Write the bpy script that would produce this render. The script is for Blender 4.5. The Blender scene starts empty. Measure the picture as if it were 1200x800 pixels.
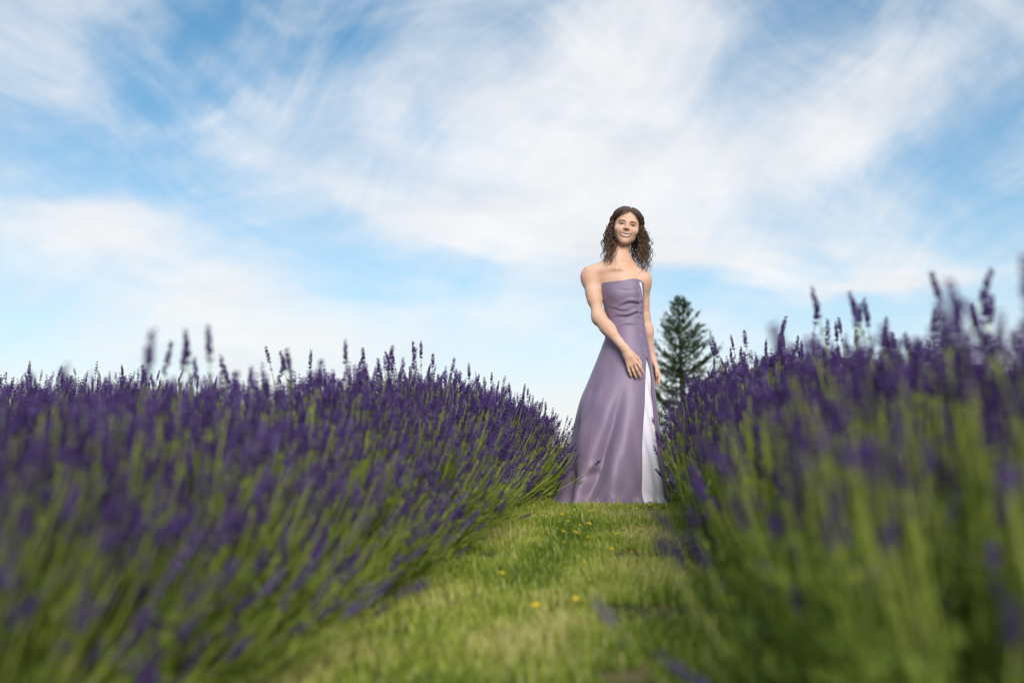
import bpy, math, random
import numpy as np
from mathutils import Vector, Matrix

R = math.radians
scene = bpy.context.scene
col = scene.collection

# ------------------------------------------------------------------ camera
cam_data = bpy.data.cameras.new('camera')
cam = bpy.data.objects.new('camera', cam_data)
col.objects.link(cam)
cam.location = (0.0, 0.0, 0.39)
cam.rotation_euler = (R(99.0), 0.0, R(7.3))
cam_data.lens = 35.0
cam_data.sensor_width = 36.0
cam_data.clip_start = 0.02
cam_data.clip_end = 6000.0
cam_data.dof.use_dof = True
cam_data.dof.focus_distance = 5.42
cam_data.dof.aperture_fstop = 1.9
cam_data.dof.aperture_blades = 0
scene.camera = cam

# ------------------------------------------------------------------ sky and sun
SUN_EL, SUN_AZ = 30.0, 160.0          # azimuth clockwise from +Y: behind the camera, a little to its right
world = bpy.data.worlds.new('World')
scene.world = world
world.use_nodes = True


class NG:
    """small helper to write node graphs"""
    def __init__(self, tree):
        self.t = tree
        self.t.nodes.clear()

    def n(self, kind, **kw):
        nd = self.t.nodes.new(kind)
        for k, v in kw.items():
            setattr(nd, k, v)
        return nd

    def link(self, a, b):
        self.t.links.new(a, b)

    def put(self, sock, v):
        if hasattr(v, 'is_output') or isinstance(v, bpy.types.NodeSocket):
            self.t.links.new(v, sock)
        else:
            sock.default_value = v

    def math(self, op, a, b=None, c=None, clamp=False):
        nd = self.n('ShaderNodeMath', operation=op, use_clamp=clamp)
        self.put(nd.inputs[0], a)
        if b is not None:
            self.put(nd.inputs[1], b)
        if c is not None:
            self.put(nd.inputs[2], c)
        return nd.outputs[0]

    def smooth(self, x, lo, hi):
        nd = self.n('ShaderNodeMapRange', interpolation_type='SMOOTHSTEP')
        self.put(nd.inputs[0], x)
        nd.inputs[1].default_value = lo
        nd.inputs[2].default_value = hi
        return nd.outputs[0]

    def mix(self, fac, a, b, blend='MIX'):
        nd = self.n('ShaderNodeMix', data_type='RGBA', blend_type=blend)
        self.put(nd.inputs[0], fac)
        self.put(nd.inputs[6], a)
        self.put(nd.inputs[7], b)
        return nd.outputs[2]

    def noise(self, vec, scale, detail=3.0, rough=0.5, distort=0.0, lac=2.0):
        nd = self.n('ShaderNodeTexNoise')
        if vec is not None:
            self.put(nd.inputs['Vector'], vec)
        nd.inputs['Scale'].default_value = scale
        nd.inputs['Detail'].default_value = detail
        nd.inputs['Roughness'].default_value = rough
        nd.inputs['Distortion'].default_value = distort
        nd.inputs['Lacunarity'].default_value = lac
        return nd.outputs[0]

    def ramp(self, fac, stops):
        nd = self.n('ShaderNodeValToRGB')
        self.put(nd.inputs[0], fac)
        el = nd.color_ramp.elements
        while len(el) < len(stops):
            el.new(0.5)
        for e, (p, c) in zip(el, stops):
            e.position = p
            e.color = (c[0], c[1], c[2], 1.0)
        return nd.outputs[0]

    def vec(self, x, y, z=0.0):
        nd = self.n('ShaderNodeCombineXYZ')
        self.put(nd.inputs[0], x)
        self.put(nd.inputs[1], y)
        self.put(nd.inputs[2], z)
        return nd.outputs[0]


def build_sky():
    g = NG(world.node_tree)
    out = g.n('ShaderNodeOutputWorld')
    bg = g.n('ShaderNodeBackground')
    bg.inputs['Strength'].default_value = 0.071
    g.link(bg.outputs[0], out.inputs[0])
    sky = g.n('ShaderNodeTexSky', sky_type='NISHITA')
    sky.sun_disc = False
    sky.sun_elevation = R(SUN_EL)
    sky.sun_rotation = R(SUN_AZ)
    sky.altitude = 100.0
    sky.air_density = 1.0
    sky.dust_density = 0.6
    sky.ozone_density = 2.5
    tc = g.n('ShaderNodeTexCoord')
    sep = g.n('ShaderNodeSeparateXYZ')
    g.link(tc.outputs['Generated'], sep.inputs[0])
    x, y, z = sep.outputs[0], sep.outputs[1], sep.outputs[2]
    hor = g.math('SQRT', g.math('ADD', g.math('MULTIPLY', x, x), g.math('MULTIPLY', y, y)))
    el = g.math('DEGREES' if False else 'ARCTAN2', z, hor)            # elevation
    az = g.math('ARCTAN2', x, y)                                      # azimuth from +Y, to +X
    eld = g.math('MULTIPLY', el, 57.2958)
    azd = g.math('MULTIPLY', az, 57.2958)
    # cirrus lie on a high flat layer: project the direction on it
    zz = g.math('ADD', g.math('MAXIMUM', z, 0.0), 0.16)
    px, py = g.math('DIVIDE', x, zz), g.math('DIVIDE', y, zz)
    flat = g.vec(px, py, 0.0)
    warp1 = g.noise(flat, 1.1, 3.0, 0.55, 0.3)
    warp2 = g.noise(g.vec(py, px, 3.7), 1.3, 3.0, 0.55, 0.3)
    w1 = g.math('MULTIPLY', g.math('SUBTRACT', warp1, 0.5), 16.0)
    w2 = g.math('MULTIPLY', g.math('SUBTRACT', warp2, 0.5), 9.0)
    A = g.math('ADD', azd, w1)
    E = g.math('ADD', eld, w2)

    def streaks(angle, along, across, det, rough, off, dist):
        """wisps drawn out along a slant direction of the sky sphere (no seam anywhere)"""
        rot = g.n('ShaderNodeMapping', vector_type='TEXTURE')
        g.put(rot.inputs['Vector'], bent)
        rot.inputs['Location'].default_value = (off, off * 0.37, off * 1.3)
        rot.inputs['Rotation'].default_value = (0, R(-angle), 0)
        rot.inputs['Scale'].default_value = (along, 1.0, across)
        return g.noise(rot.outputs[0], 1.0, det, rough, dist)

    # bend the wisps gently so that they fan out
    nb = g.n('ShaderNodeTexNoise')
    g.put(nb.inputs['Vector'], tc.outputs['Generated'])
    nb.inputs['Scale'].default_value = 2.2
    nb.inputs['Detail'].default_value = 2.0
    vm = g.n('ShaderNodeVectorMath', operation='MULTIPLY_ADD')
    g.put(vm.inputs[0], nb.outputs['Color'])
    vm.inputs[1].default_value = (0.35, 0.35, 0.35)
    g.put(vm.inputs[2], tc.outputs['Generated'])
    bent = vm.outputs[0]
    fib1 = streaks(36.0, 0.32, 0.075, 8.0, 0.62, 2.0, 0.3)
    fib2 = streaks(-22.0, 0.36, 0.070, 8.0, 0.62, 7.3, 0.3)
    soft = g.noise(bent, 4.5, 6.0, 0.58, 0.2)

    def bank(a0, e0, la, le, tilt, amp, A=A, E=E):
        """an elongated cloud bank centred at azimuth a0, elevation e0 (degrees)"""
        da, de = g.math('SUBTRACT', A, a0), g.math('SUBTRACT', E, e0)
        c, s = math.cos(R(tilt)), math.sin(R(tilt))
        u = g.math('ADD', g.math('MULTIPLY', da, c / la), g.math('MULTIPLY', de, s / la))
        v = g.math('ADD', g.math('MULTIPLY', da, -s / le), g.math('MULTIPLY', de, c / le))
        q = g.math('ADD', g.math('MULTIPLY', u, u), g.math('MULTIPLY', v, v))
        return g.math('MULTIPLY', g.math('EXPONENT', g.math('MULTIPLY', q, -1.0)), amp)

    cover = None
    for b in BANKS:
        k = bank(*b)
        cover = k if cover is None else g.math('ADD', cover, k)
    fib = g.math('ADD', g.math('MULTIPLY', fib1, 0.6), g.math('MULTIPLY', fib2, 0.4))
    tex = g.math('ADD', g.math('MULTIPLY', g.math('SUBTRACT', fib, 0.5), 2.4),
                 g.math('MULTIPLY', g.math('SUBTRACT', soft, 0.5), 1.5))
    dens = g.math('ADD', g.math('ADD', cover, 0.20), tex)
    mask = g.smooth(dens, -0.35, 1.15)
    mask = g.math('MULTIPLY', mask, 0.94)
    # blue between the clouds, as the photograph shows it
    blue = g.mix(1.0, sky.outputs[0], (0.95, 1.48, 1.48, 1), 'MULTIPLY')
    shade = g.noise(flat, 2.2, 5.0, 0.6, 0.5)
    cloud = g.ramp(shade, [(0.28, (7.7, 7.9, 8.3)), (0.66, (9.8, 9.7, 9.65))])
    c1 = g.mix(mask, blue, cloud)
    # the thick air low over the horizon
    ed = g.math('DIVIDE', g.math('MAXIMUM', eld, 0.0), 11.0)
    low = g.math('MULTIPLY', g.math('EXPONENT', g.math('MULTIPLY', g.math('MULTIPLY', ed, ed), -1.0)), 0.94)
    c2 = g.mix(low, c1, (8.9, 8.75, 8.6, 1))
    g.link(c2, bg.inputs['Color'])


# azimuth, elevation, half length, half height, tilt, strength (degrees)
BANKS = [
    (-2.0, 17.5, 15.0, 5.0, -6.0, 0.55),
    (-6.0, 20.0, 13.0, 7.0, -14.0, 0.35),
    (6.0, 13.2, 15.0, 1.1, -6.0, 0.70),
    (-12.0, 15.6, 9.0, 1.6, -10.0, 0.40),
    (-28.5, 13.2, 7.5, 1.3, -3.0, 0.85),
    (-19.0, 9.5, 16.0, 3.0, -2.0, 0.50),
    (-31.0, 20.6, 7.0, 0.7, -18.0, 0.15),
    (11.0, 21.0, 7.0, 2.4, 30.0, 0.35),
    (1.0, 25.5, 9.0, 3.0, 25.0, 0.35),
    (-14.0, 12.6, 9.0, 1.2, -6.0, -0.40),
    (11.0, 10.8, 9.0, 1.3, -5.0, -0.35),
    (15.0, 17.0, 5.0, 3.0, 20.0, -0.25),
    (-22.0, 28.0, 11.0, 2.4, 0.0, -0.40),
    (5.0, 29.0, 8.0, 2.0, 0.0, -0.40),
]
build_sky()

sun_data = bpy.data.lights.new('sun', 'SUN')
sun_data.energy = 2.5
sun_data.angle = R(34.0)
sun_data.color = (1.0, 0.93, 0.84)
sun = bpy.data.objects.new('sun', sun_data)
col.objects.link(sun)
sd = Vector((math.sin(R(SUN_AZ)) * math.cos(R(SUN_EL)), math.cos(R(SUN_AZ)) * math.cos(R(SUN_EL)), math.sin(R(SUN_EL))))
sun.rotation_euler = sd.to_track_quat('Z', 'Y').to_euler()
sun.location = sd * 50

scene.view_settings.view_transform = 'Standard'
scene.view_settings.look = 'None'
scene.view_settings.exposure = 0.55
scene.view_settings.gamma = 1.0
scene.view_settings.use_curve_mapping = False
scene.render.engine = 'CYCLES'
scene.cycles.use_denoising = True
scene.cycles.max_bounces = 8
scene.cycles.transparent_max_bounces = 4
scene.cycles.sample_clamp_indirect = 4.0

# ------------------------------------------------------------------ helpers
rng = np.random.default_rng(11)


def mesh_np(name, V, F, mat=None, attrs=None, smooth=False):
    """mesh from numpy arrays; F is (m,3) or (m,4)"""
    V = np.asarray(V, dtype=np.float32).reshape(-1, 3)
    F = np.asarray(F, dtype=np.int32)
    k = F.shape[1]
    me = bpy.data.meshes.new(name)
    me.vertices.add(len(V))
    me.vertices.foreach_set('co', V.ravel())
    me.loops.add(F.size)
    me.loops.foreach_set('vertex_index', F.ravel())
    me.polygons.add(len(F))
    me.polygons.foreach_set('loop_start', np.arange(0, F.size, k, dtype=np.int32))
    me.polygons.foreach_set('loop_total', np.full(len(F), k, dtype=np.int32))
    if smooth:
        me.polygons.foreach_set('use_smooth', np.ones(len(F), dtype=bool))
    for an, av in (attrs or {}).items():
        a = me.attributes.new(an, 'FLOAT', 'POINT')
        a.data.foreach_set('value', np.asarray(av, dtype=np.float32))
    me.update(calc_edges=True)
    if mat:
        me.materials.append(mat)
    return me


def add(name, data, parent=None, loc=None, rot=None, scale=None):
    o = bpy.data.objects.new(name, data)
    col.objects.link(o)
    if parent is not None:
        o.parent = parent
    if loc is not None:
        o.location = loc
    if rot is not None:
        o.rotation_euler = rot
    if scale is not None:
        o.scale = scale
    return o


def tag(o, label=None, cat=None, group=None, kind=None):
    if label:
        o['label'] = label
    if cat:
        o['category'] = cat
    if group:
        o['group'] = group
    if kind:
        o['kind'] = kind
    return o


def material(name, stops, attr='tint', noise=None, rough=0.6, spec=0.3, translucent=0.0, bump=None, sheen=0.0, metal=0.0, sub=0.0):
    """procedural material: colour ramp over a per-piece attribute and/or noise"""
    m = bpy.data.materials.new(name)
    m.use_nodes = True
    g = NG(m.node_tree)
    out = g.n('ShaderNodeOutputMaterial')
    p = g.n('ShaderNodeBsdfPrincipled')
    tc = g.n('ShaderNodeTexCoord')
    fac = None
    if attr:
        a = g.n('ShaderNodeAttribute', attribute_name=attr)
        fac = a.outputs['Fac']
    if noise:
        nz = g.noise(tc.outputs['Object'], noise[0], 4.0, 0.6)
        if fac is None:
            fac = g.smooth(nz, 0.5 - noise[1], 0.5 + noise[1])
        else:
            fac = g.math('ADD', fac, g.math('MULTIPLY', g.math('SUBTRACT', nz, 0.5), noise[1]), clamp=True)
    if fac is None:
        fac = 0.5
    colr = g.ramp(fac, stops)
    g.put(p.inputs['Base Color'], colr)
    p.inputs['Roughness'].default_value = rough
    p.inputs['Specular IOR Level'].default_value = spec
    p.inputs['Metallic'].default_value = metal
    if sheen:
        p.inputs['Sheen Weight'].default_value = sheen
    if sub:
        p.inputs['Subsurface Weight'].default_value = sub
        p.inputs['Subsurface Radius'].default_value = (0.012, 0.005, 0.003)
        p.inputs['Subsurface Scale'].default_value = 1.0
    if bump:
        b = g.n('ShaderNodeBump')
        b.inputs['Strength'].default_value = bump[1]
        b.inputs['Distance'].default_value = bump[2]
        g.put(b.inputs['Height'], g.noise(tc.outputs['Object'], bump[0], 5.0, 0.6))
        g.link(b.outputs[0], p.inputs['Normal'])
    sh = p.outputs[0]
    if translucent:
        t = g.n('ShaderNodeBsdfTranslucent')
        g.put(t.inputs['Color'], colr)
        mx = g.n('ShaderNodeMixShader')
        mx.inputs[0].default_value = translucent
        g.link(sh, mx.inputs[1])
        g.link(t.outputs[0], mx.inputs[2])
        sh = mx.outputs[0]
    g.link(sh, out.inputs[0])
    return m


def pchip(xs, ys):
    """smooth monotone interpolation through points"""
    xs, ys = np.asarray(xs, float), np.asarray(ys, float)
    o = np.argsort(xs)
    xs, ys = xs[o], ys[o]
    h, d = np.diff(xs), np.diff(ys) / np.diff(xs)
    m = np.zeros_like(ys)
    m[0], m[-1] = d[0], d[-1]
    for i in range(1, len(xs) - 1):
        if d[i - 1] * d[i] > 0:
            w1, w2 = 2 * h[i] + h[i - 1], h[i] + 2 * h[i - 1]
            m[i] = (w1 + w2) / (w1 / d[i - 1] + w2 / d[i])

    def f(x):
        x = np.clip(np.asarray(x, float), xs[0], xs[-1])
        i = np.clip(np.searchsorted(xs, x) - 1, 0, len(xs) - 2)
        t = (x - xs[i]) / h[i]
        return ((1 + 2 * t) * (1 - t) ** 2 * ys[i] + t * (1 - t) ** 2 * h[i] * m[i]
                + t * t * (3 - 2 * t) * ys[i + 1] + t * t * (t - 1) * h[i] * m[i + 1])
    return f


def vnoise(x, y, seed=0):
    """smooth value noise on arrays, about 0..1"""
    def hsh(i, j):
        s = np.sin(i * 127.1 + j * 311.7 + seed * 74.7) * 43758.5453
        return s - np.floor(s)
    xi, yi = np.floor(x), np.floor(y)
    u, v = x - xi, y - yi
    u, v = u * u * (3 - 2 * u), v * v * (3 - 2 * v)
    return ((hsh(xi, yi) * (1 - u) + hsh(xi + 1, yi) * u) * (1 - v)
            + (hsh(xi, yi + 1) * (1 - u) + hsh(xi + 1, yi + 1) * u) * v)


def frames(T):
    """two unit vectors perpendicular to each row of T"""
    T = T / np.maximum(np.linalg.norm(T, axis=-1, keepdims=True), 1e-9)
    ref = np.where(np.abs(T[..., 2:3]) < 0.9, np.array([0, 0, 1.0]), np.array([1.0, 0, 0]))
    A = np.cross(ref, T)
    A /= np.maximum(np.linalg.norm(A, axis=-1, keepdims=True), 1e-9)
    return A, np.cross(T, A)


def tubes(P, rad, sides):
    """P (n,k,3) centre lines, rad (n,k): tri mesh arrays of n open tubes"""
    n, k, _ = P.shape
    T = np.gradient(P, axis=1)
    A, B = frames(T)
    an = np.arange(sides) * 2 * np.pi / sides
    ring = (A[:, :, None, :] * np.cos(an)[None, None, :, None] + B[:, :, None, :] * np.sin(an)[None, None, :, None])
    V = P[:, :, None, :] + ring * rad[:, :, None, None]
    i, j = np.meshgrid(np.arange(k - 1), np.arange(sides), indexing='ij')
    a, b = i * sides + j, i * sides + (j + 1) % sides
    c, d = a + sides, b + sides
    f = np.concatenate([np.stack([a, b, d], -1).reshape(-1, 3), np.stack([a, d, c], -1).reshape(-1, 3)])
    F = (f[None] + (np.arange(n) * k * sides)[:, None, None]).reshape(-1, 3)
    return V.reshape(-1, 3), F


def join(parts):
    """parts: list of (V, F, tint) -> V, F, tint"""
    Vs, Fs, Ts, o = [], [], [], 0
    for V, F, t in parts:
        Vs.append(V)
        Fs.append(F + o)
        Ts.append(np.broadcast_to(t, (len(V),)))
        o += len(V)
    return np.concatenate(Vs), np.concatenate(Fs), np.concatenate(Ts)


# ------------------------------------------------------------------ ground
SLOPE = 0.064


def gz(y):
    """height of the hillside: a steady rise, a crest just behind the person, then a fall"""
    y = np.asarray(y, float)
    up = SLOPE * np.clip(y, -14, 5.75)
    t = np.clip(y - 5.75, 0, None)
    down = SLOPE * np.minimum(t, 0.45) * (1 - np.minimum(t, 0.45) / 0.9)
    t2 = np.clip(t - 0.45, 0, None)
    fall = -3.6 * (1 - np.exp(-(t2 / 9.0) ** 1.5))
    return up + down + fall


M = {}
M['soil'] = material('soil', [(0.0, (0.035, 0.022, 0.014)), (0.5, (0.10, 0.07, 0.045)), (1.0, (0.20, 0.155, 0.105))], attr=None, noise=(9.0, 0.28), rough=0.95, spec=0.1, bump=(45.0, 0.8, 0.03))
M['turf'] = material('turf', [(0.0, (0.07, 0.085, 0.02)), (0.45, (0.13, 0.14, 0.04)), (0.8, (0.26, 0.21, 0.10)), (1.0, (0.34, 0.25, 0.13))], attr=None, noise=(7.0, 0.30), rough=0.9, spec=0.1, bump=(70.0, 0.8, 0.02))


def sheet(name, xs, ys, dz, mat, edge=0.0):
    X, Y = np.meshgrid(xs, ys, indexing='xy')
    Z = gz(Y) + dz + 0.010 * (vnoise(X * 3, Y * 3, 5) - 0.5) * (np.abs(Y) < 12)
    X = X.copy()
    if edge:
        for c_, s_ in ((0, -1), (-1, 1)):
            X[:, c_] += s_ * edge * (vnoise(Y[:, c_] * 5, Y[:, c_] * 0 + 2, 9 + c_) - 0.5)
    ny, nx = X.shape
    i, j = np.meshgrid(np.arange(ny - 1), np.arange(nx - 1), indexing='ij')
    a = i * nx + j
    F = np.stack([a, a + 1, a + nx + 1, a + nx], -1).reshape(-1, 4)
    return add(name, mesh_np(name, np.stack([X, Y, Z], -1), F, mat, smooth=True))


far = np.array([40, 70, 120, 250, 600, 1500, 4000.0])
gx = np.concatenate([-far[::-1], np.arange(-24, -6, 2.0), np.arange(-6, 6, 0.1), np.arange(6, 26, 2.0), far])
gy = np.concatenate([-far[::-1], np.arange(-30, -2, 2.0), np.arange(-2, 10, 0.1), np.arange(10, 36, 1.0), far])
ground = sheet('ground', gx, gy, 0.0, M['soil'])
tag(ground, kind='structure')
PATHS = [-0.25, -1.95, 1.50]          # centre lines of the mown strips between the rows
for k, cx in enumerate(PATHS):
    w = 0.53 if k == 0 else 0.40
    p = sheet('path', np.linspace(cx - w, cx + w, 16), np.arange(-1.0, 9.6, 0.08), 0.014, M['turf'], 0.16)
    tag(p, kind='structure')

# ------------------------------------------------------------------ lavender
M['flower'] = material('lavender_flower', [(0.0, (0.048, 0.026, 0.090)), (0.45, (0.102, 0.050, 0.220)), (0.8, (0.21, 0.135, 0.38)), (1.0, (0.32, 0.24, 0.50))], rough=0.7, spec=0.15, translucent=0.25)
M['stem'] = material('lavender_stem', [(0.0, (0.16, 0.21, 0.03)), (0.6, (0.34, 0.40, 0.065)), (1.0, (0.46, 0.48, 0.14))], rough=0.6, spec=0.25, translucent=0.3)
M['leaf'] = material('lavender_leaf', [(0.0, (0.08, 0.125, 0.02)), (0.5, (0.21, 0.285, 0.045)), (0.9, (0.36, 0.43, 0.08)), (1.0, (0.42, 0.38, 0.15))], rough=0.6, spec=0.25, translucent=0.35)


def spike_proto(seed, whorls=7, per=7):
    """one flower head, unit length along z: whorls of small pointed buds. V (v,3), F, bud index"""
    r = np.random.default_rng(seed)
    V, F, T = [], [], []
    zs = list(np.linspace(0.16, 0.93, whorls)) + [-0.28]
    for wi, z in enumerate(zs):
        size = 0.135 * (1.0 - 0.45 * abs((z - 0.42) / 0.6) ** 1.6) if z > 0 else 0.095
        m = per if z > 0 else 4
        ph = r.uniform(0, 6.28)
        for q in range(m):
            a = ph + q * 6.283 / m + r.normal(0, 0.15)
            lean = r.uniform(0.5, 1.0)
            out = np.array([math.cos(a), math.sin(a), 0.0])
            side = np.array([-math.sin(a), math.cos(a), 0.0])
            c = np.array([0, 0, z + r.normal(0, 0.030)]) + out * 0.018
            d = out * lean + np.array([0, 0, r.uniform(0.55, 0.95)])
            d /= np.linalg.norm(d)
            ln = size * r.uniform(0.85, 1.25)
            wd = size * 0.40
            nrm = np.cross(side, d)
            mid = c + d * ln * 0.55
            b = len(V)
            V += [c, mid + side * wd, mid - side * wd * 0.5 + nrm * wd * 0.86, mid - side * wd * 0.5 - nrm * wd * 0.86, c + d * ln]
            F += [(b, b + 2, b + 1), (b, b + 3, b + 2), (b, b + 1, b + 3), (b + 4, b + 1, b + 2), (b + 4, b + 2, b + 3), (b + 4, b + 3, b + 1)]
            tv = np.clip(r.normal(0.42, 0.22), 0, 1)
            T += [tv * 0.6, tv, tv, tv, min(1, tv + 0.22)]
    return np.array(V), np.array(F), np.array(T)


PROTO = [spike_proto(s, w, p) for s, w, p in ((1, 6, 5), (2, 6, 5), (3, 5, 5), (4, 7, 5))]


def place_protos(base, direction, length, width, tint, protos=PROTO):
    """put a flower head on each stem tip"""
    A, B = frames(direction)
    Tn = direction / np.linalg.norm(direction, axis=1, keepdims=True)
    out = []
    which = rng.integers(0, len(protos), len(base))
    for k, (V, F, T) in enumerate(protos):
        s = np.where(which == k)[0]
        if not len(s):
            continue
        P = (base[s][:, None] + A[s][:, None] * (V[:, 0] * 1.0)[None, :, None] * width[s][:, None, None]
             + B[s][:, None] * V[:, 1][None, :, None] * width[s][:, None, None]
             + Tn[s][:, None] * V[:, 2][None, :, None] * length[s][:, None, None])
        FF = (F[None] + (np.arange(len(s)) * len(V))[:, None, None]).reshape(-1, 3)
        TT = np.clip(T[None] * 0.8 + tint[s][:, None], 0, 1).ravel()
        out.append((P.reshape(-1, 3), FF, TT))
    return join(out)


def lavender_meshes(n, W, H, edge, upright, rb, seed, shoots, low=0.30):
    """stems, leaves and flower heads of one plant. edge: tip height at the rim as a share of H"""
    global rng
    rng = np.random.default_rng(seed)
    rr = np.sqrt(rng.uniform(0, 1, n)) ** 0.92
    th = rng.uniform(0, 2 * np.pi, n)
    clump = 1 + 0.13 * np.sin(th * 3 + seed) + 0.08 * np.sin(th * 7 + 2 * seed)
    hz = (edge + (1 - edge) * np.sqrt(np.clip(1 - rr ** 2.2, 0, 1)))
    tip = np.stack([np.cos(th) * rr * W * clump, np.sin(th) * rr * W * clump, H * hz], -1)
    depth = 1 - np.abs(rng.normal(0, 0.13, n))                       # some heads sit lower inside the shell
    tip *= np.clip(depth, 0.55, 1.0)[:, None]
    lowset = rng.random(n) < low                                    # and some on short side stems
    tip[:, 2] *= np.where(lowset, rng.uniform(0.45, 0.95, n), 1.0)
    tip[:, :2] *= np.where(lowset, rng.uniform(0.95, 1.12, n), 1.0)[:, None]
    tip += rng.normal(0, 0.022, (n, 3))
    tip[:, 2] = np.maximum(tip[:, 2], 0.13 + 0.03 * rng.random(n))
    root = np.stack([np.cos(th) * rr * rb, np.sin(th) * rr * rb, np.full(n, -0.02)], -1) + rng.normal(0, 0.015, (n, 3)) * [1, 1, 0]
    ctrl = root * (1 - upright) + tip * upright * [1, 1, 0] + np.stack([np.zeros(n), np.zeros(n), tip[:, 2] * 0.44], -1)
    ctrl += rng.normal(0, 0.02, (n, 3))
    k = 6
    t = np.linspace(0, 1, k)[None, :, None]
    P = (1 - t) ** 2 * root[:, None] + 2 * t * (1 - t) * ctrl[:, None] + t ** 2 * tip[:, None]
    rad = np.broadcast_to(np.linspace(0.0026, 0.0016, k)[None], (n, k))
    V, F = tubes(P, rad, 3)
    st = np.repeat(np.clip(rng.normal(0.5, 0.25, n), 0, 1), k * 3)
    stems = (V, F, st)
    # flower heads
    d = P[:, -1] - P[:, -2]
    d += rng.normal(0, 0.10, (n, 3)) * np.linalg.norm(d, axis=1, keepdims=True)
    L = rng.uniform(0.034, 0.080, n)
    heads = place_protos(P[:, -1] - d / np.linalg.norm(d, axis=1, keepdims=True) * (L * 0.1)[:, None], d, L,
                         np.full(n, 0.064) * rng.uniform(0.7, 1.25, n), rng.normal(0.06, 0.15, n) + (seed % 3 - 1) * 0.06)
    # leaves on the lower stem and on short green shoots
    m = 9
    ii = np.repeat(np.arange(n), m)
    tt = rng.uniform(0.05, 0.66, n * m)[:, None]
    base = (1 - tt) ** 2 * root[ii] + 2 * tt * (1 - tt) * ctrl[ii] + tt ** 2 * tip[ii]
    tang = 2 * (1 - tt) * (ctrl[ii] - root[ii]) + 2 * tt * (tip[ii] - ctrl[ii])
    if shoots:
        s = shoots
        q = rng.integers(0, n, s)
        u = rng.uniform(0.25, 0.72, s)[:, None]
        sb = (1 - u) ** 2 * root[q] + 2 * u * (1 - u) * ctrl[q] + u ** 2 * tip[q]
        sdv = tip[q] - ctrl[q]
        base = np.concatenate([base, np.repeat(sb, 7, 0) + rng.normal(0, 0.012, (s * 7, 3))])
        tang = np.concatenate([tang, np.repeat(sdv, 7, 0)])
    N = len(base)
    tang = tang / np.maximum(np.linalg.norm(tang, axis=1, keepdims=True), 1e-6)
    dirv = tang + rng.normal(0, 0.34, (N, 3))
    dirv /= np.linalg.norm(dirv, axis=1, keepdims=True)
    A, B = frames(dirv)
    ph = rng.uniform(0, 6.28, N)[:, None]
    S = A * np.cos(ph) + B * np.sin(ph)
    ln = rng.uniform(0.028, 0.062, N)[:, None]
    wd = rng.uniform(0.0018, 0.0040, N)[:, None]
    LV = np.stack([base, base + dirv * ln * 0.45 + S * wd, base + dirv * ln, base + dirv * ln * 0.45 - S * wd], 1).reshape(-1, 3)
    f = np.array([(0, 1, 2), (0, 2, 3)])
    LF = (f[None] + (np.arange(N) * 4)[:, None, None]).reshape(-1, 3)
    LT = np.repeat(np.clip(rng.normal(0.48, 0.24, N), 0, 1), 4)
    return (mesh_np('stems', stems[0], stems[1], M['stem'], {'tint': stems[2]}, True),
            mesh_np('flower_spikes', heads[0], heads[1], M['flower'], {'tint': heads[2]}),
            mesh_np('foliage', LV, LF, M['leaf'], {'tint': LT}))


SPREAD = [lavender_meshes((1000, 1120, 1220)[i], 0.60, 0.66, 0.30, 0.72, 0.30, 100 + i, 1900) for i in range(3)]
UPRIGHT = [lavender_meshes((520, 600, 680)[i], 0.42, 0.80, 0.44, 0.72, 0.29, 200 + i, 2300, 0.16) for i in range(3)]


def tall_spike(seed, h):
    """a single long flower stem that stands clear of its plant"""
    r = np.random.default_rng(seed)
    k = 9
    t = np.linspace(0, 1, k)
    P = np.stack([0.10 * h * r.normal() * t ** 2, 0.10 * h * r.normal() * t ** 2, h * t], -1)[None]
    V, F = tubes(P, np.linspace(0.0020, 0.0013, k)[None], 5)
    d = (P[:, -1] - P[:, -2])
    pv, pf, pt = spike_proto(seed + 50, 7, 7)
    L = r.uniform(0.060, 0.085)
    A, B = frames(d)
    dn = d / np.linalg.norm(d)
    hv = P[0, -1] - dn[0] * 0.008 + pv[:, :1] * 0.066 * A + pv[:, 1:2] * 0.066 * B + pv[:, 2:] * L * dn
    me = mesh_np('flower_spike', *[np.concatenate([V, hv]), np.concatenate([F, pf + len(V)])], M['stem'], {'tint': np.concatenate([np.full(len(V), 0.55), np.clip(pt * 0.8, 0, 1)])})
    me.materials.append(M['flower'])
    idx = np.zeros(len(F) + len(pf), dtype=np.int32)
    idx[len(F):] = 1
    me.polygons.foreach_set('material_index', idx)
    return me


TALL = [tall_spike(300 + i, 0.42) for i in range(6)]


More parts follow.
